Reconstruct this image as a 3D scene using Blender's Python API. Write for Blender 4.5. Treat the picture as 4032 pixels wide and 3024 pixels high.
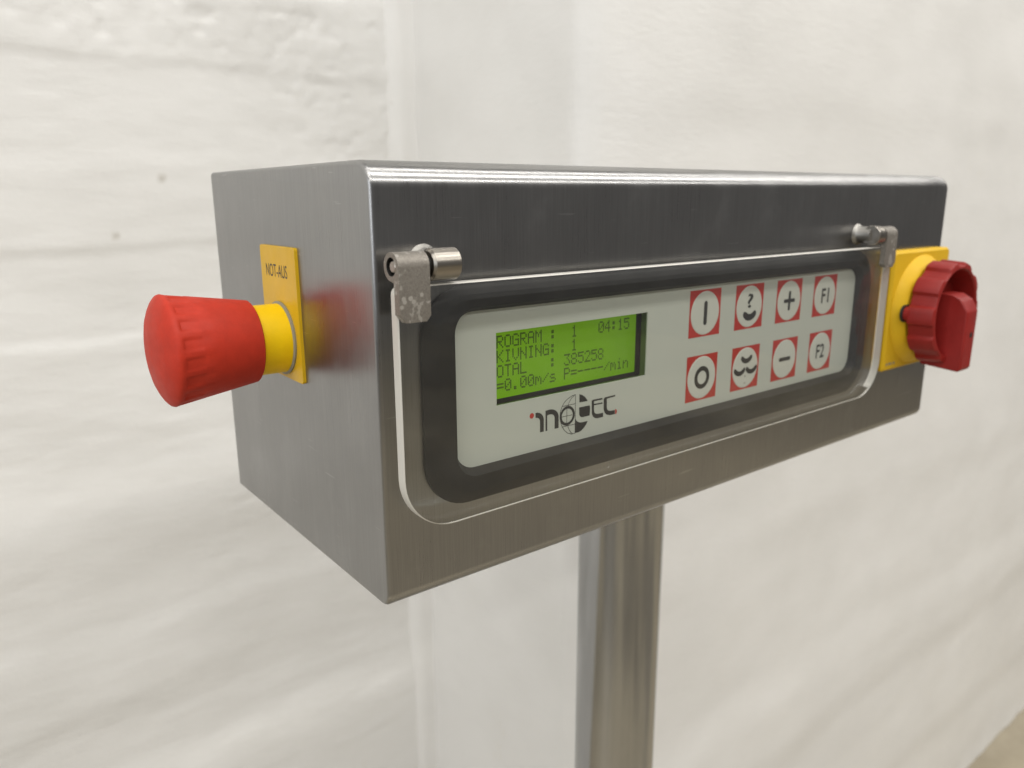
import bpy, bmesh, math
import numpy as np
from mathutils import Vector, Matrix

for o in list(bpy.data.objects):
    bpy.data.objects.remove(o)
scene = bpy.context.scene
COL = scene.collection
R = math.radians
MM = 0.001
BZ = 1.05                      # height of the housing's underside above the floor (m)
def W(x, y, z):                # millimetres from the housing's lower left front corner -> world metres
    return Vector((x*MM, y*MM, BZ + z*MM))

# ------------------------------------------------------------------ camera
YAW, PITCH, ROLL = 0.6591, 0.2402, -0.0045
fwd = Vector((math.sin(YAW)*math.cos(PITCH), math.cos(YAW)*math.cos(PITCH), -math.sin(PITCH)))
rgt = Vector((math.cos(YAW), -math.sin(YAW), 0))
upv = rgt.cross(fwd)
r2 = rgt*math.cos(ROLL) + upv*math.sin(ROLL)
u2 = -rgt*math.sin(ROLL) + upv*math.cos(ROLL)
cam = bpy.data.cameras.new('camera')
cam.sensor_width = 36.0
cam.lens = 2999.3/4032*36.0
cam.clip_start = 0.01
cam.clip_end = 60
co = bpy.data.objects.new('camera', cam); COL.objects.link(co)
CAMP = W(-108.34, -207.72, 133.44)
m = Matrix((r2, u2, -fwd)).transposed().to_4x4(); m.translation = CAMP
co.matrix_world = m
scene.camera = co
cam.dof.use_dof = True
cam.dof.focus_distance = (W(35, 0, 75) - CAMP).dot(fwd)
cam.dof.aperture_fstop = 13.0

# ------------------------------------------------------------------ world and lamps
wd = bpy.data.worlds.new('World'); scene.world = wd; wd.use_nodes = True
bg = wd.node_tree.nodes['Background']
bg.inputs['Color'].default_value = (1.0, 0.96, 0.92, 1)
bg.inputs['Strength'].default_value = 0.145
def area(name, loc, target, sx, sy, power, color):
    l = bpy.data.lights.new(name, 'AREA'); l.shape = 'RECTANGLE'; l.size = sx; l.size_y = sy
    l.energy = power; l.color = color
    o = bpy.data.objects.new(name, l); COL.objects.link(o); o.location = loc
    d = Vector(target) - Vector(loc)
    o.rotation_euler = d.to_track_quat('-Z', 'Y').to_euler()
    return o
WARM = (1.0, 0.975, 0.93)
for i, (y, p) in enumerate(((-0.30, 48), (-1.25, 92), (-2.9, 116))):
    area('ceiling_tube_lamp', (0.6, y, 3.3), (0.6, y, 0), 8.0, 0.20, p, WARM)
area('window_light', (-3.2, -0.9, 1.7), (0.3, 0.3, 1.1), 1.5, 1.6, 26, (0.93, 0.965, 1.0))

vs = scene.view_settings
vs.view_transform = 'Standard'; vs.look = 'None'; vs.exposure = 0.08; vs.gamma = 1.0
try: vs.use_curve_mapping = False
except Exception: pass

# ------------------------------------------------------------------ material helpers
def mat(name, color, rough=0.5, metal=0.0, **kw):
    mt = bpy.data.materials.new(name); mt.use_nodes = True
    b = mt.node_tree.nodes['Principled BSDF']
    b.inputs['Base Color'].default_value = (*color, 1)
    b.inputs['Roughness'].default_value = rough
    b.inputs['Metallic'].default_value = metal
    for k, v in kw.items(): b.inputs[k].default_value = v
    return mt
class NT:
    def __init__(s, mt): s.t = mt.node_tree; s.b = s.t.nodes['Principled BSDF']
    def n(s, typ, **kw):
        nd = s.t.nodes.new(typ)
        for k, v in kw.items(): setattr(nd, k, v)
        return nd
    def l(s, a, b): s.t.links.new(a, b)
    def coords(s, scale, loc=(0, 0, 0)):
        tc = s.n('ShaderNodeTexCoord'); mp = s.n('ShaderNodeMapping')
        mp.inputs['Scale'].default_value = scale; mp.inputs['Location'].default_value = loc
        s.l(tc.outputs['Object'], mp.inputs['Vector']); return mp.outputs['Vector']
    def noise(s, scale, sc=1.0, det=4, rough=0.6, loc=(0, 0, 0)):
        nd = s.n('ShaderNodeTexNoise'); nd.inputs['Scale'].default_value = sc
        nd.inputs['Detail'].default_value = det; nd.inputs['Roughness'].default_value = rough
        s.l(s.coords(scale, loc), nd.inputs['Vector']); return nd.outputs['Fac']
    def ramp(s, src, stops):
        r = s.n('ShaderNodeValToRGB'); e = r.color_ramp.elements
        while len(e) < len(stops): e.new(0.5)
        for el, (p, c) in zip(e, stops):
            el.position = p; el.color = (*c, 1) if len(c) == 3 else c
        s.l(src, r.inputs['Fac']); return r.outputs['Color']
    def mapr(s, src, a, b, c, d):
        r = s.n('ShaderNodeMapRange')
        for i, v in enumerate((a, b, c, d)): r.inputs[i+1].default_value = v
        s.l(src, r.inputs[0]); return r.outputs[0]
    def bump(s, src, strength, dist):
        b = s.n('ShaderNodeBump'); b.inputs['Strength'].default_value = strength
        b.inputs['Distance'].default_value = dist
        s.l(src, b.inputs['Height']); s.l(b.outputs['Normal'], s.b.inputs['Normal']); return b
    def mix(s, fac, a, b, mode='MIX'):
        x = s.n('ShaderNodeMix', data_type='RGBA', blend_type=mode)
        if isinstance(fac, float): x.inputs[0].default_value = fac
        else: s.l(fac, x.inputs[0])
        for i, v in ((6, a), (7, b)):
            if isinstance(v, tuple): x.inputs[i].default_value = (*v, 1)
            else: s.l(v, x.inputs[i])
        return x.outputs[2]
    def math(s, op, a, b):
        x = s.n('ShaderNodeMath', operation=op)
        for i, v in enumerate((a, b)):
            if isinstance(v, (int, float)): x.inputs[i].default_value = v
            else: s.l(v, x.inputs[i])
        return x.outputs[0]

def steel(name, base=(0.345, 0.343, 0.34), rough=0.28, brush=1.0, marks=True):
    mt = mat(name, base, rough, 1.0); t = NT(mt)
    fine = t.noise((2600, 2600, 42), det=3, rough=0.7)            # vertical brushing
    mid = t.noise((420, 420, 9), det=3)
    blot = t.noise((38, 38, 26), det=5, rough=0.65)
    c = t.ramp(fine, [(0.25, tuple(v*0.88 for v in base)), (0.75, tuple(v*1.09 for v in base))])
    c = t.mix(t.mapr(mid, 0.35, 0.65, 0.0, 0.14), c, tuple(v*0.84 for v in base))
    if marks:                                                    # dried wipe marks and finger marks
        c = t.mix(t.mapr(blot, 0.56, 0.74, 0.0, 0.42), c, tuple(min(1, v*1.3) for v in base))
        scr = t.noise((55, 55, 900), det=2, rough=0.4, loc=(1.7, 0.4, 0.2))
        c = t.mix(t.mapr(scr, 0.735, 0.76, 0.0, 0.4), c, tuple(min(1, v*1.6) for v in base))       # stray scratches across the grain
    t.l(c, t.b.inputs['Base Color'])
    rr = t.math('ADD', t.mapr(fine, 0.2, 0.8, rough-0.02, rough+0.03), t.mapr(blot, 0.4, 0.75, 0.0, 0.10))
    t.l(rr, t.b.inputs['Roughness'])
    t.b.inputs['Anisotropic'].default_value = 0.8
    tg = t.n('ShaderNodeTangent', direction_type='RADIAL', axis='Z')
    t.l(tg.outputs[0], t.b.inputs['Tangent'])
    t.bump(fine, 0.06*brush, 0.0004)
    return mt

M = {}
M['steel'] = steel('brushed_steel')
M['pole'] = mat('tube_steel', (0.385, 0.39, 0.395), 0.2, 1.0)
t = NT(M['pole'])
f = t.noise((1500, 1500, 20), det=3)
t.l(t.mapr(f, 0.2, 0.8, 0.13, 0.19), t.b.inputs['Roughness'])
t.l(t.ramp(t.noise((30, 30, 9), det=4), [(0.3, (0.335, 0.34, 0.345)), (0.7, (0.405, 0.41, 0.415))]), t.b.inputs['Base Color'])
t.bump(f, 0.05, 0.0003)
M['turned'] = mat('turned_steel', (0.58, 0.55, 0.50), 0.22, 1.0)
t = NT(M['turned'])
f = t.noise((900, 60, 60), det=3)
t.l(t.mapr(f, 0.2, 0.8, 0.27, 0.31), t.b.inputs['Roughness'])
st = t.noise((25, 220, 220), det=2)
t.l(t.ramp(st, [(0.3, (0.27, 0.24, 0.20)), (0.7, (0.40, 0.38, 0.35))]), t.b.inputs['Base Color'])
t.bump(f, 0.015, 0.0002)

M['stud'] = mat('welded_stud', (0.30, 0.29, 0.27), 0.45, 1.0)
M['cast'] = mat('cast_bracket', (0.22, 0.20, 0.175), 0.55, 0.55)
t = NT(M['cast'])
vo = t.n('ShaderNodeTexVoronoi'); vo.inputs['Scale'].default_value = 1.0
t.l(t.coords((330, 330, 330)), vo.inputs['Vector'])
spots = t.mapr(vo.outputs['Distance'], 0.22, 0.30, 1.0, 0.0)
gate = t.mapr(t.noise((210, 210, 210), det=2), 0.44, 0.50, 0.0, 1.0)
patch = t.mapr(t.noise((260, 260, 190), det=4, loc=(0.3, 0.1, 0.7)), 0.585, 0.62, 0.0, 0.8)
fac = t.math('MAXIMUM', t.math('MULTIPLY', spots, gate), patch)
gr = t.ramp(t.noise((1500, 1500, 1500), det=2), [(0.3, (0.19, 0.172, 0.15)), (0.7, (0.255, 0.235, 0.205))])
t.l(t.mix(fac, gr, (0.37, 0.35, 0.315)), t.b.inputs['Base Color'])
t.l(t.mapr(fac, 0, 1, 0.5, 0.62), t.b.inputs['Roughness'])
t.bump(t.noise((1400, 1400, 1400), det=2), 0.2, 0.0003)

M['black'] = mat('black_plastic', (0.014, 0.0135, 0.013), 0.62, **{'Specular IOR Level': 0.35})
t = NT(M['black']); t.bump(t.noise((2500, 2500, 2500), det=2), 0.12, 0.0003)
t.l(t.ramp(t.noise((90, 90, 90), det=5), [(0.4, (0.011, 0.0105, 0.010)), (0.75, (0.021, 0.020, 0.019))]), t.b.inputs['Base Color'])
M['dark'] = mat('dark_cavity', (0.012, 0.011, 0.010), 0.6)
M['ink'] = mat('printed_ink', (0.016, 0.016, 0.017), 0.45)
M['red_ink'] = mat('red_ink', (0.43, 0.020, 0.014), 0.45)
M['membrane'] = mat('membrane_film', (0.49, 0.51, 0.455), 0.42)
t = NT(M['membrane']); t.bump(t.noise((1800, 1800, 1800), det=2), 0.08, 0.0002)
M['key_face'] = mat('key_film', (0.56, 0.57, 0.51), 0.36)
def plastic(name, col, rough, mott=0.12):
    mt = mat(name, col, rough, **{'Specular IOR Level': 0.32}); t = NT(mt)
    d = tuple(v*(1-mott) for v in col); l = tuple(min(1, v*(1+mott*0.6)) for v in col)
    cc = t.ramp(t.noise((160, 160, 160), det=5, rough=0.7), [(0.3, d), (0.7, l)])
    scuff = t.mapr(t.noise((75, 75, 75), det=7, rough=0.8, loc=(4, 2, 9)), 0.62, 0.70, 0.0, 0.12)
    cc = t.mix(scuff, cc, tuple(v*0.72+0.06 for v in col))
    t.l(cc, t.b.inputs['Base Color'])
    t.l(t.mapr(t.noise((120, 120, 120), det=4, loc=(2, 1, 0)), 0.3, 0.7, rough-0.06, rough+0.1), t.b.inputs['Roughness'])
    t.bump(t.noise((1800, 1800, 1800), det=2), 0.10, 0.0003)
    return mt
M['red'] = plastic('red_plastic', (0.49, 0.031, 0.012), 0.58)
M['red_dark'] = plastic('switch_red_plastic', (0.25, 0.014, 0.011), 0.45)
M['yellow'] = plastic('yellow_plastic', (0.90, 0.60, 0.002), 0.42, 0.05)
M['plate_yellow'] = plastic('yellow_plate', (0.66, 0.41, 0.012), 0.35, 0.05)
M['switch_yellow'] = plastic('switch_yellow', (0.66, 0.41, 0.010), 0.58, 0.05)
M['gasket'] = mat('grey_gasket', (0.25, 0.24, 0.19), 0.6)

# backlit liquid crystal screen
M['lcd'] = mat('lcd_screen', (0.05, 0.12, 0.005), 0.3)
t = NT(M['lcd'])
sx = t.n('ShaderNodeSeparateXYZ'); t.l(t.coords((1, 1, 1)), sx.inputs[0])
cl = t.ramp(t.noise((24, 24, 24), det=2), [(0.35, (0.088, 0.196, 0.0010)), (0.65, (0.108, 0.232, 0.0014))])
t.l(cl, t.b.inputs['Emission Color']); t.l(t.mapr(sx.outputs[0], -0.145, -0.066, 1.05, 0.80), t.b.inputs['Emission Strength'])   # edge-lit from the left
M['lcd_text'] = mat('lcd_segment', (0.03, 0.05, 0.008), 0.5)
M['lcd_text'].node_tree.nodes['Principled BSDF'].inputs['Emission Color'].default_value = (0.028, 0.062, 0.004, 1)
M['lcd_text'].node_tree.nodes['Principled BSDF'].inputs['Emission Strength'].default_value = 0.3
M['lcd_board'] = mat('lcd_board', (0.30, 0.48, 0.14), 0.4)

# clear acrylic: straight-through transmission plus Fresnel reflection
def clear(name):
    mt = bpy.data.materials.new(name); mt.use_nodes = True; nt = mt.node_tree
    nt.nodes.remove(nt.nodes['Principled BSDF'])
    out = nt.nodes['Material Output']
    tr = nt.nodes.new('ShaderNodeBsdfTransparent'); tr.inputs['Color'].default_value = (0.965, 0.97, 0.965, 1)
    gl = nt.nodes.new('ShaderNodeBsdfGlossy'); gl.inputs['Roughness'].default_value = 0.03
    gl.inputs['Color'].default_value = (1, 1, 1, 1)
    fr = nt.nodes.new('ShaderNodeFresnel')                # both faces of the sheet reflect alike (no bending inside)
    ge = nt.nodes.new('ShaderNodeNewGeometry'); mr = nt.nodes.new('ShaderNodeMapRange')
    mr.inputs[3].default_value = 1.42; mr.inputs[4].default_value = 1/1.42
    nt.links.new(ge.outputs['Backfacing'], mr.inputs[0]); nt.links.new(mr.outputs[0], fr.inputs['IOR'])
    mx = nt.nodes.new('ShaderNodeMixShader')
    nt.links.new(fr.outputs[0], mx.inputs[0]); nt.links.new(tr.outputs[0], mx.inputs[1]); nt.links.new(gl.outputs[0], mx.inputs[2])
    df = nt.nodes.new('ShaderNodeBsdfDiffuse'); df.inputs['Color'].default_value = (0.8, 0.79, 0.77, 1)
    tc = nt.nodes.new('ShaderNodeTexCoord'); mp = nt.nodes.new('ShaderNodeMapping'); mp.inputs['Scale'].default_value = (22, 22, 34)
    nz = nt.nodes.new('ShaderNodeTexNoise'); nz.inputs['Scale'].default_value = 1.0; nz.inputs['Detail'].default_value = 6; nz.inputs['Roughness'].default_value = 0.65
    m2 = nt.nodes.new('ShaderNodeMapRange')
    for i_, v_ in enumerate((0.45, 0.75, 0.0, 0.012)): m2.inputs[i_+1].default_value = v_
    mx2 = nt.nodes.new('ShaderNodeMixShader')
    nt.links.new(tc.outputs['Object'], mp.inputs['Vector']); nt.links.new(mp.outputs[0], nz.inputs['Vector']); nt.links.new(nz.outputs['Fac'], m2.inputs[0])
    nt.links.new(m2.outputs[0], mx2.inputs[0]); nt.links.new(mx.outputs[0], mx2.inputs[1]); nt.links.new(df.outputs[0], mx2.inputs[2])
    nt.links.new(mx2.outputs[0], out.inputs['Surface'])
    return mt
M['clear'] = clear('clear_acrylic')
M['clear_rim'] = bpy.data.materials.new('clear_acrylic_rim'); M['clear_rim'].use_nodes = True
nt = M['clear_rim'].node_tree; nt.nodes.remove(nt.nodes['Principled BSDF'])
tr = nt.nodes.new('ShaderNodeBsdfTransparent'); tr.inputs['Color'].default_value = (0.93, 0.94, 0.93, 1)
nt.links.new(tr.outputs[0], nt.nodes['Material Output'].inputs['Surface'])
M['edge'] = mat('acrylic_cut_edge', (0.74, 0.72, 0.66), 0.35)  # pale colour stands for light glowing out of the clear sheet's edge
M['edge'].node_tree.nodes['Principled BSDF'].inputs['Transmission Weight'].default_value = 0.25

# ------------------------------------------------------------------ mesh helpers
class MB:
    def __init__(s): s.v = []; s.f = []; s.m = []
    def add(s, vs_, fs, mi=0):
        o = len(s.v); s.v += [tuple(p) for p in vs_]
        for f_ in fs: s.f.append(tuple(i+o for i in f_)); s.m.append(mi)
    def rings(s, rings, mi=0, cap0=True, cap1=True, closed=True, mis=None):
        n = len(rings[0]); vs_ = [p for r in rings for p in r]; o = len(s.v); s.v += [tuple(p) for p in vs_]
        for k in range(len(rings)-1):
            for i in range(n if closed else n-1):
                j = (i+1) % n
                s.f.append((o+k*n+i, o+k*n+j, o+(k+1)*n+j, o+(k+1)*n+i)); s.m.append(mi if mis is None else mis[k])
        if cap0: s.f.append(tuple(o+i for i in range(n))[::-1]); s.m.append(mi if mis is None else mis[0])
        if cap1: s.f.append(tuple(o+(len(rings)-1)*n+i for i in range(n))); s.m.append(mi if mis is None else mis[-1])
    def box(s, x0, x1, y0, y1, z0, z1, mi=0):
        v = [(x, y, z) for x in (x0, x1) for y in (y0, y1) for z in (z0, z1)]
        s.add(v, [(0, 1, 3, 2), (4, 6, 7, 5), (0, 4, 5, 1), (2, 3, 7, 6), (0, 2, 6, 4), (1, 5, 7, 3)], mi)
    def lathe(s, prof, c, axis, n=48, mi=0, cap0=True, cap1=True):
        # prof: (offset along axis, radius); axis 'x' or 'y'; c: centre in mm
        rs = []
        for a, r in prof:
            ring = []
            for i in range(n):
                th = 2*math.pi*i/n
                if axis == 'x': ring.append((a, c[1]+r*math.cos(th), c[2]+r*math.sin(th)))
                else: ring.append((c[0]+r*math.cos(th), a, c[2]+r*math.sin(th)))
            rs.append(ring)
        s.rings(rs, mi, cap0, cap1)
    def poly(s, pts, y, mi=0):       # flat print in an x-z plane
        s.add([(x, y, z_) for x, z_ in pts], [tuple(range(len(pts)))], mi)

ROOT = None
def build(name, mb, mats, parent=None, bevel=0.0, seg=2, smooth=35, origin=None, mm=True):
    """mb is in millimetres from the housing corner; the object's origin sits at the parent's world origin."""
    me = bpy.data.meshes.new(name)
    org = origin if origin is not None else Vector((0, 0, 0))
    vs_ = [(W(*p) if mm else Vector(p)) - org for p in mb.v]
    me.from_pydata(vs_, [], mb.f)
    for mt in mats: me.materials.append(mt)
    me.polygons.foreach_set('material_index', mb.m)
    bm = bmesh.new(); bm.from_mesh(me)
    bmesh.ops.remove_doubles(bm, verts=bm.verts, dist=1e-7)
    bmesh.ops.recalc_face_normals(bm, faces=bm.faces)
    ng = [f_ for f_ in bm.faces if len(f_.verts) > 4]
    if ng: bmesh.ops.triangulate(bm, faces=ng)
    bm.to_mesh(me); bm.free()
    me.update()
    o = bpy.data.objects.new(name, me); COL.objects.link(o)
    if parent is not None: o.parent = parent
    else: o.location = org
    if smooth:
        me.polygons.foreach_set('use_smooth', [True]*len(me.polygons))
        me.set_sharp_from_angle(angle=R(smooth))
    if bevel:
        b = o.modifiers.new('bevel', 'BEVEL'); b.width = bevel*MM; b.segments = seg
        b.limit_method = 'ANGLE'; b.angle_limit = R(30); b.harden_normals = False
    return o
def part(name, mb, mats, parent, **kw):
    kw.setdefault('origin', ROOT.location.copy()); return build(name, mb, mats, parent, **kw)
def apply_mods(o):
    dg = bpy.context.evaluated_depsgraph_get()
    me = bpy.data.meshes.new_from_object(o.evaluated_get(dg)); o.modifiers.clear(); o.data = me
def cut(o, cutter):
    b = o.modifiers.new('cut', 'BOOLEAN'); b.operation = 'DIFFERENCE'; b.object = cutter; b.solver = 'EXACT'
    bpy.context.view_layer.update(); apply_mods(o)
    bpy.data.objects.remove(cutter)
    o.data.polygons.foreach_set('use_smooth', [True]*len(o.data.polygons)); o.data.set_sharp_from_angle(angle=R(35))
def rrect(x0, x1, z0, z1, r, n=8):
    """rounded rectangle, counter-clockwise; r = radius or (bl, br, tr, tl)"""
    if not isinstance(r, (tuple, list)): r = (r,)*4
    pts = []
    for (cx, cz, a0, rr) in ((x0+r[0], z0+r[0], 180, r[0]), (x1-r[1], z0+r[1], 270, r[1]),
                             (x1-r[2], z1-r[2], 0, r[2]), (x0+r[3], z1-r[3], 90, r[3])):
        for k in range(n+1):
            a = R(a0+90*k/n); pts.append((cx+rr*math.cos(a), cz+rr*math.sin(a)))
    return pts
def text2d(s, bold=0.0):
    cu = bpy.data.curves.new('txt', 'FONT'); cu.body = s; cu.size = 1; cu.offset = bold
    ob = bpy.data.objects.new('txt', cu); COL.objects.link(ob)
    bpy.context.view_layer.update()
    me = bpy.data.meshes.new_from_object(ob.evaluated_get(bpy.context.evaluated_depsgraph_get()))
    v = np.array([tuple(p.co)[:2] for p in me.vertices]); f_ = [tuple(p.vertices) for p in me.polygons]
    bpy.data.objects.remove(ob)
    mn, mx = v.min(0), v.max(0); v = (v-mn)/(mx-mn)
    return v, f_
def tag(o, **kw):
    for k, v in kw.items(): o[k] = v
    return o

# ------------------------------------------------------------------ setting: walls and floor
WALL_L, WALL_R, JAMB = 0.580, 0.294, 0.360
rng = np.random.default_rng(7)
def vnoise(x, z, seed):
    g = np.random.default_rng(seed).random((256, 256))
    xi = np.floor(x).astype(int); zi = np.floor(z).astype(int)
    fx = x-xi; fz = z-zi; fx = fx*fx*(3-2*fx); fz = fz*fz*(3-2*fz)
    a = g[xi % 256, zi % 256]; b = g[(xi+1) % 256, zi % 256]
    c = g[xi % 256, (zi+1) % 256]; d = g[(xi+1) % 256, (zi+1) % 256]
    return (a*(1-fx)+b*fx)*(1-fz) + (c*(1-fx)+d*fx)*fz - 0.5
def fbm(x, z, seed, octv=4):
    s = 0; a = 1.0
    for k in range(octv): s = s + a*vnoise(x*2**k+17*k, z*2**k+9*k, seed+k); a *= 0.5
    return s
def sstep(e, w, v):
    t_ = np.clip((v-e)/w+0.5, 0, 1); return t_*t_*(3-2*t_)

M['wall'] = mat('white_wall_paint', (0.80, 0.785, 0.75), 0.55)
t = NT(M['wall'])
a = t.noise((5, 5, 7), det=5)
c = t.ramp(a, [(0.3, (0.74, 0.733, 0.712)), (0.62, (0.80, 0.794, 0.776))])
stain = t.mapr(t.noise((11, 11, 6), det=6, rough=0.75, loc=(3, 1, 5)), 0.66, 0.80, 0.0, 0.35)
c = t.mix(stain, c, (0.70, 0.66, 0.55))
for (px, pz, rad) in ((0.0867, BZ+0.1524, 0.006), (0.041, BZ+0.1004, 0.0055), (0.333, BZ+0.236, 0.004), (0.150, BZ+0.300, 0.004)):
    tc = t.n('ShaderNodeTexCoord'); vm = t.n('ShaderNodeVectorMath', operation='DISTANCE')
    t.l(tc.outputs['Object'], vm.inputs[0]); vm.inputs[1].default_value = (px, WALL_L, pz)
    nz = t.math('ADD', vm.outputs['Value'], t.mapr(t.noise((260, 260, 260), det=3), 0, 1, -0.003, 0.003))
    c = t.mix(t.mapr(nz, 0.0, rad, 0.5, 0.0), c, (0.33, 0.29, 0.22))
t.l(c, t.b.inputs['Base Color'])
t.l(t.mapr(t.noise((9, 9, 9), det=3), 0.3, 0.7, 0.42, 0.62), t.b.inputs['Roughness'])
bsum = t.math('ADD', t.noise((60, 60, 180), det=5, rough=0.65), t.math('MULTIPLY', t.noise((420, 420, 420), det=3), 0.35))
t.bump(bsum, 0.35, 0.0012)

def gridlines(lo, hi, f0, f1, fine, coarse):
    a = list(np.arange(lo, f0, coarse)); b = list(np.arange(f0, f1, fine)); c_ = list(np.arange(f1, hi, coarse)) + [hi]
    return np.array(a+b+c_)
def sheet(mb, U, V, fn, mi=0):
    uu, vv = np.meshgrid(U, V, indexing='ij'); P = fn(uu, vv); nu, nv = uu.shape
    o = len(mb.v); mb.v += [tuple(p) for p in np.stack(P, -1).reshape(-1, 3)]
    for i in range(nu-1):
        for j in range(nv-1):
            b = o+i*nv+j; mb.f.append((b, b+nv, b+nv+1, b+1)); mb.m.append(mi)

def left_height(x, z):
    """relief of the hand-plastered, board-marked wall: metres towards the room"""
    zr = z-BZ
    wob = 0.010*fbm(x*6, z*2, 3, 3) + 0.004*fbm(x*28, z*8, 11, 3)
    h = 0*x
    edges = [(0.258, 0.0017, 0.012), (0.172, -0.0010, 0.02), (0.093, 0.0018, 0.012), (0.011, -0.0016, 0.014), (-0.075, 0.0010, 0.05),
             (-0.140, -0.0065, 0.08), (-0.205, 0.0055, 0.09), (-0.288, -0.0020, 0.03), (-0.375, 0.0024, 0.05), (-0.47, -0.0030, 0.06), (0.345, -0.0025, 0.015)]
    for k, (e, amp, w) in enumerate(edges):
        h = h + amp*sstep(e, w, zr + wob*(0.9+0.1*k) + 0.03*0*x)*(0.55+0.9*np.clip(0.5+fbm(x*4+k*7, z*0.5, 31+k, 2), 0, 1))
    h = h + 0.0024*fbm(x*5, z*9, 41, 4) + 0.0016*fbm(x*14, z*60, 47, 3)*np.clip(0.6+fbm(x*3, z*3, 77, 2), 0, 1)
    # rough, pitted zone towards the upper corner
    pit = np.clip(fbm(x*60, z*80, 53, 3)-0.10, 0, 1)
    zone = np.clip(sstep(0.23, 0.20, x + 0.25*fbm(x*6, z*6, 61, 2))*sstep(0.15, 0.2, zr) + 0.8*sstep(0.26, 0.08, zr), 0, 1)
    h = h - 0.0036*pit*zone + 0.0015*fbm(x*52, z*44, 67, 3)*zone
    return h
mb = MB()
U = gridlines(-2.4, 0.362, -0.16, 0.362, 0.003, 0.12); V = gridlines(0.0, 2.6, 0.50, 1.46, 0.003, 0.08)
sheet(mb, U, V, lambda x, z: (x, WALL_L - left_height(x, z)*np.where(x < -0.2, 0.6, 1), z))
wl = build('wall_left', mb, [M['wall']], mm=False, smooth=60)
tag(wl, kind='structure', label='rough white plastered wall set back behind the control box')

# soft whitewashed fillet filling the inner corner
mb = MB()
def fillet(u, z):
    bl = 0.005*np.sin(np.pi*u)**2
    wv = 0.0022*fbm(z*5, u*2, 91, 3)*np.sin(np.pi*u)
    return 0.328+(JAMB+0.0005-0.328)*u**0.9 - 0.6*(bl+wv), WALL_L+0.006-0.018*u**1.2 - 0.8*(bl+wv), z
sheet(mb, np.linspace(0, 1, 17), gridlines(0.0, 2.6, 0.4, 1.6, 0.02, 0.1), fillet)
wc = build('wall_corner', mb, [M['wall']], mm=False, smooth=80)
tag(wc, kind='structure', label='soft white fillet in the inner wall corner')

mb = MB()
def jambf(y, z):
    return JAMB + (0.0020*fbm(y*9, z*5, 101, 4) + 0.0008*fbm(y*40, z*30, 105, 3))*np.clip((y-WALL_R-0.022)/0.04, 0, 1), y, z
sheet(mb, np.linspace(WALL_R+0.022, WALL_L+0.02, 60), gridlines(0, 2.6, 0.5, 1.5, 0.008, 0.1), jambf)
def pier(x, z):
    h = 0.0018*fbm(x*4, z*6, 111, 3) + 0.0005*fbm(x*12, z*26, 117, 2)
    zr = z-BZ
    for k, (e, amp, w) in enumerate(((0.215, 0.0016, 0.06), (0.06, -0.0012, 0.06), (-0.10, 0.0012, 0.08), (-0.30, 0.0024, 0.08), (-0.53, -0.0035, 0.08), (-0.63, 0.0035, 0.07), (-0.86, 0.003, 0.08))):
        h = h + amp*sstep(e, w, zr + 0.03*fbm(x*3, z*2, 120+k, 3))
    rnd = 0.022*(1-np.sqrt(np.clip(1-((JAMB+0.022-x)/0.022).clip(0, 1)**2, 0, 1)))
    foot = 0.006*np.clip((x-JAMB)/0.05, 0, 1)*np.clip(1-z/0.04, 0, 1)*fbm(x*18, z*5, 131, 3)
    return x, WALL_R - h*np.clip((x-JAMB-0.004)/0.05, 0, 1) + rnd - foot, z
X = np.concatenate([JAMB+0.022*(1-np.cos(np.linspace(0, math.pi/2, 10))), np.arange(0.390, 1.9, 0.008), np.arange(1.95, 4.0, 0.1)])
sheet(mb, X, gridlines(0, 2.6, 0.02, 1.5, 0.008, 0.1), pier)
wr = build('wall_right', mb, [M['wall']], mm=False, smooth=60)
tag(wr, kind='structure', label='smooth white pier wall standing forward behind the control box')

M['floor'] = mat('worn_concrete_floor', (0.36, 0.30, 0.20), 0.5)
t = NT(M['floor'])
fc = t.ramp(t.noise((5, 5, 5), det=7, rough=0.7), [(0.3, (0.29, 0.25, 0.178)), (0.7, (0.44, 0.385, 0.285))])
fc = t.mix(t.mapr(t.noise((0.8, 0.8, 0.8), det=3, rough=0.5, loc=(0.4, 0.9, 0)), 0.46, 0.58, 0.0, 0.6), fc, (0.11, 0.10, 0.088))   # dark patches added so the pole's reflection shows streaks
t.l(fc, t.b.inputs['Base Color'])
t.bump(t.noise((50, 50, 50), det=5), 0.3, 0.003)
mb = MB()
sheet(mb, np.linspace(-4, 5, 19), np.linspace(-6, 0.9, 15), lambda x, y: (x, y, -0.001+0*x))
fl = build('floor', mb, [M['floor']], mm=False, smooth=0)
tag(fl, kind='structure', label='beige worn concrete floor at the foot of the wall')

# ------------------------------------------------------------------ the control terminal
HW, HD, HH = 378.0, 149.0, 144.7
ROOT = bpy.data.objects.new('control_terminal', None); COL.objects.link(ROOT)
ROOT.location = (HW/2*MM, HD/2*MM, 0); ROOT.empty_display_size = 0.1
tag(ROOT, label='brushed stainless steel control box with green display on an upright metal pole', category='control terminal')
bpy.context.view_layer.update()

# housing: folded sheet with generous bends at the front, small rounds at the ends
def hprof(i):
    return rrect(i, HD-i, -1.4+i, HH-i, (5.5-i, 1.8-i, 1.8-i, 8.5-i), 10)      # (y, z)
mb = MB(); rs = []; er = 1.6
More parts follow.
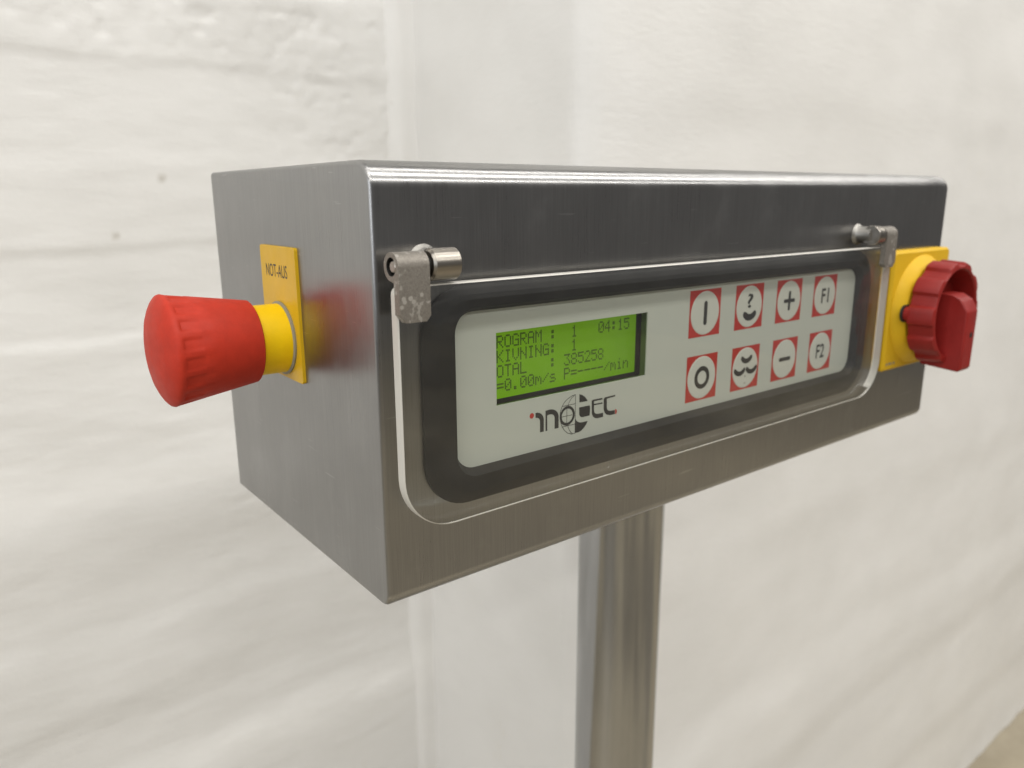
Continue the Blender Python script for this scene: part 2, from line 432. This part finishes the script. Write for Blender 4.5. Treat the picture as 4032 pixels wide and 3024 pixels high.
# ring k: x runs 0 -> er while the inset runs er -> 0 along a quarter circle
rs = []
for k in range(6):
    th = R(90*k/5); rs.append([(er*(1-math.cos(th)), y, z) for y, z in hprof(er*(1-math.sin(th)))])
for xx in (40, 120, 200, 280, 340): rs.append([(xx, y, z) for y, z in hprof(0)])
for k in range(6):
    th = R(90-90*k/5); rs.append([(HW-er*(1-math.cos(th)), y, z) for y, z in hprof(er*(1-math.sin(th)))])
mb.rings(rs)
housing = part('housing', mb, [M['steel'], M['dark']], ROOT)
cb = MB(); cb.box(36, 138, -3, 10, 53, 97)
cutter = part('cutter', cb, [M['dark']], ROOT, smooth=0)
cut(housing, cutter)
tag(housing, label='brushed stainless steel box body')

# black bezel: moulded ring with wide outer chamfer and narrow inner chamfer
mb = MB(); N = 10
def xz(pts, y): return [(x, y, z) for x, z in pts]
mb.rings([xz(rrect(15.2, 295.5, 30.0, 105.6, 17, N), 0.4), xz(rrect(15.2, 295.5, 30.0, 105.6, 17, N), -1.3),
          xz(rrect(19.3, 291.4, 34.1, 101.9, 14, N), -3.7), xz(rrect(20.2, 290.5, 35.0, 101.2, 13.5, N), -4.0),
          xz(rrect(26.2, 283.2, 40.0, 98.4, 8.5, N), -4.0), xz(rrect(28.0, 281.2, 42.0, 96.6, 7.5, N), -0.3), xz(rrect(28.0, 281.2, 42.0, 96.6, 7.5, N), 0.4)],
         cap0=False, cap1=False)
part('front_bezel', mb, [M['black']], ROOT, smooth=20)

# membrane panel with display window
PX0, PX1, PZ0, PZ1 = 27.0, 282.0, 41.2, 97.4
WX0, WX1, WZ0, WZ1 = 45.4, 121.6, 62.3, 88.3
mb = MB()
xs = [PX0, WX0, WX1, PX1]; zs = [PZ0, WZ0, WZ1, PZ1]
for i in range(3):
    for j in range(3):
        if i == 1 and j == 1: continue
        mb.add([(xs[i], -0.4, zs[j]), (xs[i+1], -0.4, zs[j]), (xs[i+1], -0.4, zs[j+1]), (xs[i], -0.4, zs[j+1])], [(0, 1, 2, 3)])
rim = [(WX0, WZ0), (WX1, WZ0), (WX1, WZ1), (WX0, WZ1)]
for i in range(4):
    a, b = rim[i], rim[(i+1) % 4]
    mb.add([(a[0], -0.4, a[1]), (b[0], -0.4, b[1]), (b[0], 0.1, b[1]), (a[0], 0.1, a[1])], [(0, 1, 2, 3)])
panel = part('control_panel', mb, [M['membrane']], ROOT, smooth=0)
tag(panel, label='pale grey membrane keypad panel')

# logo printed on the panel
def strip(pts, w):
    """a thin line of width w along pts -> quads"""
    q = []
    P = [Vector((p[0], p[1])) for p in pts]
    L_, R_ = [], []
    for i, p in enumerate(P):
        d = (P[min(i+1, len(P)-1)] - P[max(i-1, 0)]).normalized(); nrm = Vector((-d.y, d.x))*w/2
        L_.append(p+nrm); R_.append(p-nrm)
    for i in range(len(P)-1): q.append([L_[i], L_[i+1], R_[i+1], R_[i]])
    return q
LP = dict(
 i=[[63.09,56.59],[64.14,56.56],[65.13,56.25],[66.07,55.61],[66.74,54.75],[67.08,53.76],[67.11,48.72],[65.28,48.72],[65.25,52.9],[65.08,53.59],[64.65,54.2],[64.09,54.57],[63.1,54.75]],
 n=[[67.89,56.6],[70.48,56.69],[71.84,56.37],[73.04,55.75],[73.9,54.85],[74.37,53.63],[74.43,48.74],[72.44,48.74],[72.39,52.92],[72.21,53.76],[71.69,54.39],[70.84,54.73],[69.82,54.8],[68.91,54.7],[68.75,54.38],[68.8,48.7],[67.95,48.7]],
 t1=[[84.85,60.18],[86.11,59.76],[87.58,58.84],[88.69,57.69],[89.26,56.77],[84.92,56.9]],
 t2=[[84.79,54.92],[90.41,54.83],[90.62,54.04],[90.6,52.1],[90.45,50.73],[86.32,50.72],[85.41,51.22],[84.92,52.0]],
 t3=[[82.86,51.0],[83.16,50.53],[83.64,49.75],[84.56,49.11],[85.65,48.74],[89.48,48.67],[88.77,47.54],[87.52,46.24],[86.09,45.39],[84.65,44.98],[82.92,45.04]],
 E=[[91.4,56.41],[92.02,56.78],[97.24,56.69],[97.26,56.04],[92.67,56.06],[92.7,55.02],[97.3,54.85],[97.32,54.29],[92.71,54.4],[92.78,52.27],[93.1,51.37],[93.86,50.81],[94.81,50.59],[97.82,50.53],[97.88,48.82],[94.67,48.78],[93.35,49.13],[92.21,49.99],[91.62,51.36]],
 C=[[97.94,56.15],[98.56,56.67],[104.31,56.8],[104.33,56.14],[100.3,55.98],[99.66,55.81],[99.79,52.17],[100.16,51.25],[101.06,50.75],[102.03,50.58],[104.28,50.52],[104.35,48.79],[101.52,48.81],[99.77,49.33],[98.59,50.39],[98.04,51.9]])
LL = [[[82.88,60.34],[81.12,60.17],[79.03,59.43],[77.31,58.37],[75.95,56.72],[75.21,54.83],[75.03,52.97],[75.34,51.02],[76.06,49.12],[77.31,47.23],[78.91,45.82],[81.06,44.99],[82.85,45.0]],
 [[82.85,60.35],[82.88,45.04]], [[82.18,60.08],[80.79,59.28],[79.68,58.11],[79.15,56.79]], [[79.04,48.55],[79.67,47.19],[80.69,45.75],[81.84,44.94]],
 [[76.12,56.8],[82.82,56.78]], [[76.06,48.72],[82.77,48.67]], [[75.66,52.70],[81.27,52.66]], [[78.54,55.6],[78.48,49.84]]]
def ringq(cx, cz, ro, ri, n=40, a0=0, a1=360):
    q = []
    for k in range(n):
        a, b = R(a0+(a1-a0)*k/n), R(a0+(a1-a0)*(k+1)/n)
        q.append([(cx+ro*math.cos(a), cz+ro*math.sin(a)), (cx+ro*math.cos(b), cz+ro*math.sin(b)), (cx+ri*math.cos(b), cz+ri*math.sin(b)), (cx+ri*math.cos(a), cz+ri*math.sin(a))])
    return q
def disc(cx, cz, r, n=36, a0=0, a1=360):
    return [(cx+r*math.cos(R(a0+(a1-a0)*k/n)), cz+r*math.sin(R(a0+(a1-a0)*k/n))) for k in range(n if a1-a0 == 360 else n+1)]
mb = MB(); YP = -0.44
for p in LP.values(): mb.poly(p, YP, 0)
for l_ in LL:
    for q in strip(l_, 0.24): mb.poly(q, YP-0.01, 0)
for q in ringq(78.75, 52.72, 3.85, 2.78): mb.poly(q, YP-0.02, 0)
mb.poly(disc(61.33, 55.81, 1.04), YP, 1)
mb.poly(disc(104.5, 49.75, 1.05, 20, -90, 90), YP-0.01, 1)
part('logo', mb, [M['ink'], M['red_ink']], panel, smooth=0)

# keys
def arcband(cx, cz, r, th, a0, a1, n=14):
    q = []
    for k in range(n):
        def e(i):
            f_ = i/n; a = R(a0+(a1-a0)*f_); w = th/2*math.sqrt(max(0.0, 1-(2*f_-1)**6))*1.0 + 0.02*th
            return (cx+(r+w)*math.cos(a), cz+(r+w)*math.sin(a)), (cx+(r-w)*math.cos(a), cz+(r-w)*math.sin(a))
        o0, i0 = e(k); o1, i1 = e(k+1); q.append([o0, o1, i1, i0])
    return q
KW, KH = 20.9, 20.4
def key(symbol, x0, z0):
    mb = MB(); cx, cz = x0+KW/2, z0+KH/2
    n = 48; sq = []; ci = []; rc = KW*0.455
    for k in range(n):
        a = 2*math.pi*(k+0.5)/n; c_, s_ = math.cos(a), math.sin(a); f_ = 1/max(abs(c_), abs(s_))
        sq.append((cx+c_*f_*KW/2, cz+s_*f_*KH/2)); ci.append((cx+rc*c_, cz+rc*s_))
    # exact corners
    for ang in (45, 135, 225, 315):
        k = min(range(n), key=lambda i: abs((360*(i+0.5)/n)-ang)); sq[k] = (cx+(KW/2)*(1 if ang in (45, 315) else -1), cz+(KH/2)*(1 if ang in (45, 135) else -1))
    y = -0.45
    for k in range(n):
        j = (k+1) % n; mb.poly([sq[k], sq[j], ci[j], ci[k]], y, 0)
    # embossed dome of the key
    mb.rings([xz(ci, y-0.01), xz([(cx+(p[0]-cx)*0.95, cz+(p[1]-cz)*0.95) for p in ci], y-0.16), xz([(cx+(p[0]-cx)*0.5, cz+(p[1]-cz)*0.5) for p in ci], y-0.20)], 1, cap0=False)
    yp = y-0.24
    P = lambda u, v: (x0+u*KW, z0+v*KH)
    def put(s, u, v, w, h, mi=2):
        vv, ff = text2d(s, 0.018); mb.add([(x0+(u+(p[0]-0.5)*w)*KW, yp, z0+(v+(p[1]-0.5)*h)*KH) for p in vv], ff, mi)
    if symbol == 'bar': mb.poly(rrect(*[c for c in (P(.445, 0)[0], P(.555, 0)[0], P(0, .24)[1], P(0, .76)[1])], 1.1, 4), yp, 2)
    elif symbol == 'ring':
        for q in ringq(cx, cz, KW*0.245, KW*0.145): mb.poly(q, yp, 2)
    elif symbol == 'plus':
        mb.poly(rrect(P(.28, 0)[0], P(.72, 0)[0], P(0, .455)[1], P(0, .545)[1], 0.6, 3), yp, 2)
        mb.poly(rrect(P(.455, 0)[0], P(.545, 0)[0], P(0, .27)[1], P(0, .73)[1], 0.6, 3), yp-0.01, 2)
    elif symbol == 'minus': mb.poly(rrect(P(.27, 0)[0], P(.73, 0)[0], P(0, .45)[1], P(0, .545)[1], 0.8, 3), yp, 2)
    elif symbol == 'query':
        put('?', .51, .63, .20, .32)
        for q in arcband(*P(.515, .50), KW*0.24, KH*0.145, 206, 334): mb.poly(q, yp, 2)
    elif symbol == 'slices':
        for q in arcband(*P(.52, .87), KW*0.21, KH*0.11, 205, 335): mb.poly(q, yp, 2)
        for q in arcband(*P(.295, .60), KW*0.21, KH*0.105, 203, 335): mb.poly(q, yp, 2)
        for q in arcband(*P(.72, .60), KW*0.21, KH*0.105, 205, 337): mb.poly(q, yp-0.01, 2)
        mb.poly(disc(*P(.50, .30), 0.45, 12), yp, 3); mb.poly(disc(*P(.50, .14), 0.45, 12), yp, 3)
    else: put(symbol, .50, .50, .36 if symbol == 'F2' else .32, .36)
    return part('key', mb, [M['red_ink'], M['key_face'], M['ink'], M['gasket']], panel, smooth=0)
names = {'bar': 'start key with an upright bar', 'query': 'key with a question mark over a curved piece', 'plus': 'plus key', 'F1': 'F1 function key',
         'ring': 'stop key with a ring', 'slices': 'key with three curved pieces', 'minus': 'minus key', 'F2': 'F2 function key'}
for sy, x0, z0 in (('bar', 147.5, 74.4), ('query', 179.1, 74.4), ('plus', 210.7, 74.4), ('F1', 242.3, 74.4),
                   ('ring', 147.5, 45.8), ('slices', 179.1, 45.8), ('minus', 210.7, 45.8), ('F2', 242.3, 45.8)):
    k = key(sy, x0, z0); k['label'] = names[sy]

# display module behind the window
YL = 5.3
mb = MB(); mb.box(37, 137, YL+0.6, YL+2.4, 54, 96)
board = part('display', mb, [M['lcd_board']], ROOT, smooth=0)
tag(board, label='green backlit liquid crystal display')
mb = MB(); mb.box(43.0, 121.0, YL, YL+0.5, 62.9, 90.0)
part('screen', mb, [M['lcd']], board, smooth=0)
mb = MB()
mb.rings([xz(rrect(39.5, 124.0, 61.15, 92.5, 0.8, 3), YL+0.55), xz(rrect(39.5, 124.0, 61.15, 92.5, 0.8, 3), YL-0.25),
          xz(rrect(43.0, 121.0, 62.9, 90.0, 0.4, 3), YL-0.25), xz(rrect(43.0, 121.0, 62.9, 90.0, 0.4, 3), YL+0.55)], cap0=False, cap1=False)
part('screen_border', mb, [M['dark']], board, smooth=0)
FONT = {
 'A': '01110 10001 10001 11111 10001 10001 10001', 'G': '01110 10001 10000 10111 10001 10001 01111', 'I': '01110 00100 00100 00100 00100 00100 01110',
 'K': '10001 10010 10100 11000 10100 10010 10001', 'L': '10000 10000 10000 10000 10000 10000 11111', 'M': '10001 11011 10101 10101 10001 10001 10001',
 'N': '10001 10001 11001 10101 10011 10001 10001', 'O': '01110 10001 10001 10001 10001 10001 01110', 'P': '11110 10001 10001 11110 10000 10000 10000',
 'R': '11110 10001 10001 11110 10100 10010 10001', 'S': '01111 10000 10000 01110 00001 00001 11110', 'T': '11111 00100 00100 00100 00100 00100 00100',
 'V': '10001 10001 10001 10001 10001 01010 00100', ':': '00000 01100 01100 00000 01100 01100 00000', '.': '00000 00000 00000 00000 00000 01100 01100',
 '=': '00000 00000 11111 00000 11111 00000 00000', '-': '00000 00000 00000 11111 00000 00000 00000', '/': '00000 00001 00010 00100 01000 10000 00000',
 'm': '00000 00000 11010 10101 10101 10001 10001', 's': '00000 00000 01110 10000 01110 00001 11110', 'i': '00100 00000 01100 00100 00100 00100 01110',
 'n': '00000 00000 10110 11001 10001 10001 10001', '0': '01110 10001 10011 10101 11001 10001 01110', '1': '00100 01100 00100 00100 00100 00100 01110',
 '2': '01110 10001 00001 00010 00100 01000 11111', '3': '11111 00010 00100 00010 00001 10001 01110', '4': '00010 00110 01010 10010 11111 00010 00010',
 '5': '11111 10000 11110 00001 00001 10001 01110', '8': '01110 10001 10001 01110 10001 10001 01110'}
mb = MB(); dp = 0.62; cp = 3.57
TXT = [(1, 0, 'ROGRAM'), (8, 0, ':'), (11, 0, '1'), (15, 0, '04:15'), (1, 1, 'KIVNING:'), (11, 1, '1'),
       (1, 2, 'OTAL'), (8, 2, ':'), (10, 2, '385258'), (1, 3, '=0.00m/s'), (10, 3, 'P=----/min')]
for c0, rw, s in TXT:
    for k, ch in enumerate(s):
        if ch == ' ': continue
        for j, line in enumerate(FONT[ch].split()):
            for i, bit in enumerate(line):
                if bit == '1':
                    x = 49.75 + (c0+k-1)*cp + i*dp; z = 86.0 - rw*5.38 - (j+1)*dp*1.06
                    mb.poly([(x, z), (x+dp*0.92, z), (x+dp*0.92, z+dp*0.98), (x, z+dp*0.98)], YL-0.03, 0)
part('display_text', mb, [M['lcd_text']], board, smooth=0)

# transparent hinged cover
def cover_ring(i, y):
    return xz(rrect(2.1+i, 297.8-i, 28.2+i, 107.9-i, (19-i, 19-i, 2.5-i, 2.5-i), 14), y)
mb = MB()
cr = [cover_ring(0.4, -6.0), cover_ring(0, -6.4), cover_ring(0, -8.5), cover_ring(0, -9.6), cover_ring(0.4, -10.0)]
nn = len(cr[0])
for k in range(4):
    for i in range(nn):
        j = (i+1) % nn; dx = cr[1][j][0]-cr[1][i][0]; dz = cr[1][j][2]-cr[1][i][2]
        polished = dx > 0 and abs(dz) < 0.8*abs(dx) and k < 2      # inner part of the lower edge stays clear
        mb.add([cr[k][i], cr[k][j], cr[k+1][j], cr[k+1][i]], [(0, 1, 2, 3)], 2 if polished else 1)
for y in (-6.0, -10.0):
    rg = cover_ring(0.4, y); mb.add(rg, [tuple(range(len(rg)))], 0)
cover = part('cover_flap', mb, [M['clear'], M['edge'], M['clear_rim']], ROOT, smooth=25)
tag(cover, label='clear acrylic flap over the keypad panel')

# hinges of the cover (mirrored pair)
HY, HZ, HR = -8.7, 113.8, 4.35
def hinge(xm, sl=0.0):
    X = xm
    def bprof(zb):
        pts = [(HY-HR, zb), (HY-HR, HZ)]
        for k in range(1, 17):
            a = R(180-270*k/16); pts.append((HY+HR*math.cos(a), HZ+HR*math.sin(a)))
        pts += [(-9.9, 109.2), (-10.15, 107.6), (-10.15, zb)]
        return pts
    mb = MB()
    st_ = [(1.2, 99.9), (3.3, 97.4), (10.4, 97.4), (11.9, 99.2)]
    mb.rings([[(X(x), y, z) for y, z in bprof(zb)] for x, zb in st_])
    h = part('hinge', mb, [M['cast'], M['dark']], ROOT)
    cm = MB(); cm.lathe([(X(0.0), 2.75), (X(4.5), 2.75)], (0, HY, HZ), 'x', 28)
    cut(h, part('cutter', cm, [M['dark']], ROOT, smooth=0))
    b = h.modifiers.new('bevel', 'BEVEL'); b.width = 0.45*MM; b.segments = 2; b.limit_method = 'ANGLE'; b.angle_limit = R(40)
    tag(h, label='grey cast hinge bracket holding the clear flap')
    mb = MB(); mb.lathe([(X(1.7), 1.5), (X(1.95), 1.8), (X(14.0), 1.8)], (0, HY, HZ), 'x', 24)
    mb.lathe([(X(11.8), 2.9), (X(13.9), 2.9)], (0, HY, HZ), 'x', 24, 1)
    part('pin', mb, [M['turned'], M['dark']], h)
    mb = MB(); mb.lathe([(X(13.4), 3.4), (X(13.45), 4.2), (X(14.2), 4.95), (X(23.0-sl), 4.95), (X(23.25-sl), 4.7)], (0, HY, HZ), 'x', 48)
    part('sleeve', mb, [M['turned']], h, smooth=25)
    mb = MB(); mb.lathe([(0.2, 5.6), (-0.4, 5.2), (-1.0, 4.5), (-1.8, 4.1), (-8.5, 4.0)], (X(17.6), 0, HZ+0.3), 'y', 40)
    part('stud', mb, [M['stud']], h, smooth=60)
    return h
hinge(lambda x: x)
hinge(lambda x: 297.0-x, 3.0)

# emergency stop on the left end
EY, EZ = 74.5, 81.5
def nring(a, r, depth, n=18, sub=10, duty=6):
    pts = []
    for i in range(n*sub):
        th = 2*math.pi*(i+0.5)/(n*sub); rr = r - (depth if (i % sub) < duty else 0)
        pts.append((a, EY+rr*math.cos(th), EZ+rr*math.sin(th)))
    return pts
mb = MB()
def capr(a): return 15.3 + (a+13.0)/(-44.0+13.0)*(20.0-15.3)
rings_ = [(-13.6, 12.0, 0), (-13.2, 14.6, 0), (-13.8, 15.4, 0), (-20, capr(-20), 0), (-30, capr(-30), 0), (-35.2, capr(-35.2), 0), (-35.5, capr(-35.5), 0.22),
          (-41.6, capr(-41.6), 0.48), (-42.0, capr(-42.0), 0.1), (-43.2, 19.95, 0), (-44.0, 19.7, 0), (-44.6, 19.1, 0), (-45.3, 18.2, 0),
          (-46.3, 16.4, 0), (-47.1, 14.4, 0), (-47.25, 14.1, 0), (-48.0, 11.2, 0), (-48.7, 7.0, 0), (-49.0, 3.0, 0), (-49.1, 1.0, 0)]
mb.rings([nring(a, r, d) for a, r, d in rings_])
estop = part('emergency_stop_button', mb, [M['red']], ROOT, smooth=40)
tag(estop, label='red mushroom emergency stop button')
mb = MB(); mb.lathe([(-1.2, 13.2), (-16.0, 13.2)], (0, EY, EZ), 'x', 64)
part('collar', mb, [M['yellow']], estop, smooth=40)
mb = MB(); mb.lathe([(-1.2, 14.0), (-1.9, 14.1), (-2.3, 13.3)], (0, EY, EZ), 'x', 64)
part('gasket', mb, [M['gasket']], estop, smooth=40)
mb = MB()
pr = rrect(57.0, 91.0, 66.2, 116.2, 1.2, 4)
mb.rings([[(0.05, y, z) for y, z in pr], [(-1.3, y, z) for y, z in pr]])
plate = part('name_plate', mb, [M['plate_yellow']], estop, bevel=0.25)
v2, f2 = text2d('NOT-AUS')
mb = MB(); mb.add([(-1.36, 85.6-p[0]*20.8, 104.6+p[1]*4.8) for p in v2], f2)
part('lettering', mb, [M['ink']], estop, smooth=0)

# main switch on the front, right end
SX, SZ = 341.5, 70.3
mb = MB()
mb.rings([xz(rrect(308.2, 374.0, 37.6, 104.0, 2.0, 4), -0.1), xz(rrect(308.2, 374.0, 37.6, 104.0, 2.0, 4), -5.6), xz(rrect(309.4, 372.8, 38.8, 102.8, 1.6, 4), -7.0)])
mb.lathe([(-6.5, 31.0), (-7.3, 30.8), (-11.9, 26.6), (-12.6, 25.6), (-13.0, 20.0)], (SX, 0, SZ), 'y', 72)
switch = part('main_switch', mb, [M['switch_yellow']], ROOT, smooth=30)
tag(switch, label='red and yellow rotary main switch')
mb = MB()
def lobes(r, d, n=10, sub=12, ph=0.0):
    pts = []
    for i in range(n*sub):
        a = 2*math.pi*i/(n*sub); w = math.cos(n*a+ph); rr = r - d*(0.5-0.5*max(-1, min(1, w*3.0+0.6)))
        pts.append((SX+rr*math.cos(a), SZ+rr*math.sin(a)))
    return pts
circ = lambda r: [(SX+r*math.cos(2*math.pi*i/120), SZ+r*math.sin(2*math.pi*i/120)) for i in range(120)]
mb.rings([xz(circ(20), -12.8), xz(lobes(28.4, 2.1), -14.2), xz(lobes(29.0, 2.2), -15.0), xz(lobes(28.2, 2.0), -26.4), xz(lobes(27.6, 1.8), -27.6), xz(lobes(26.6, 1.4), -28.0),
          xz(circ(24.6), -28.0), xz(circ(24.0), -27.2), xz(circ(23.2), -16.0)])
knob = part('switch_knob', mb, [M['red_dark']], switch, smooth=32)
# grip bar across the cup, running out to the lower rim
mb = MB()
side = [(-15.0, 81.5), (-27.0, 81.0), (-32.5, 78.0), (-36.0, 72.0), (-36.0, 40.4), (-34.4, 38.6), (-14.5, 40.5)]
wid = [7.6, 7.4, 7.0, 6.4, 6.2, 6.2, 7.6]
mb.rings([[(SX-w+1.0, y, z) for (y, z), w in zip(side, wid)], [(SX+w+1.0, y, z) for (y, z), w in zip(side, wid)]])
part('switch_handle', mb, [M['red_dark']], switch, bevel=0.9, seg=3)
mb = MB(); mb.lathe([(-35.8, 1.5), (-36.15, 1.5)], (SX+2.2, 0, 59.0), 'y', 20)
part('rivet_hole', mb, [M['dark']], switch)
mb = MB(); mb.rings([xz(rrect(307.6+2.2, 324, 66.2, 75.6, 4.6, 6), -12.0), xz(rrect(307.6+2.2, 324, 66.2, 75.6, 4.6, 6), -13.1)])
part('padlock_slot', mb, [M['dark']], switch)
mb = MB(); mb.rings([xz(rrect(311.2, 326, 67.0, 74.8, 3.8, 6), -12.5), xz(rrect(311.2, 326, 67.0, 74.8, 3.8, 6), -15.5)])
part('locking_tab', mb, [M['red_dark']], switch, bevel=0.4)
mb = MB()
for k, w in enumerate((1.5, 2.2, 1.2, 2.0)): mb.poly([(311.5+k*2.6, 41.0), (311.5+k*2.6+w, 41.0), (311.5+k*2.6+w, 42.3), (311.5+k*2.6, 42.3)], -7.05)
part('plate_print', mb, [M['gasket']], switch, smooth=0)

# pole with foot plate
mb = MB()
pp = [(189+24.15*math.cos(2*math.pi*i/96), 74.5+24.15*math.sin(2*math.pi*i/96)) for i in range(96)]
mb.rings([[(x, y, -BZ*1000+8) for x, y in pp], [(x, y, -500) for x, y in pp], [(x, y, 0.5) for x, y in pp]])
tag(part('pole', mb, [M['pole']], ROOT, smooth=40), label='upright round steel tube')
mb = MB(); bp_ = rrect(90, 290, 0, 150, 12, 6)
mb.rings([[(x, y, -BZ*1000) for x, y in bp_], [(x, y, -BZ*1000+8) for x, y in bp_]])
part('foot_plate', mb, [M['pole']], ROOT, bevel=1.0)
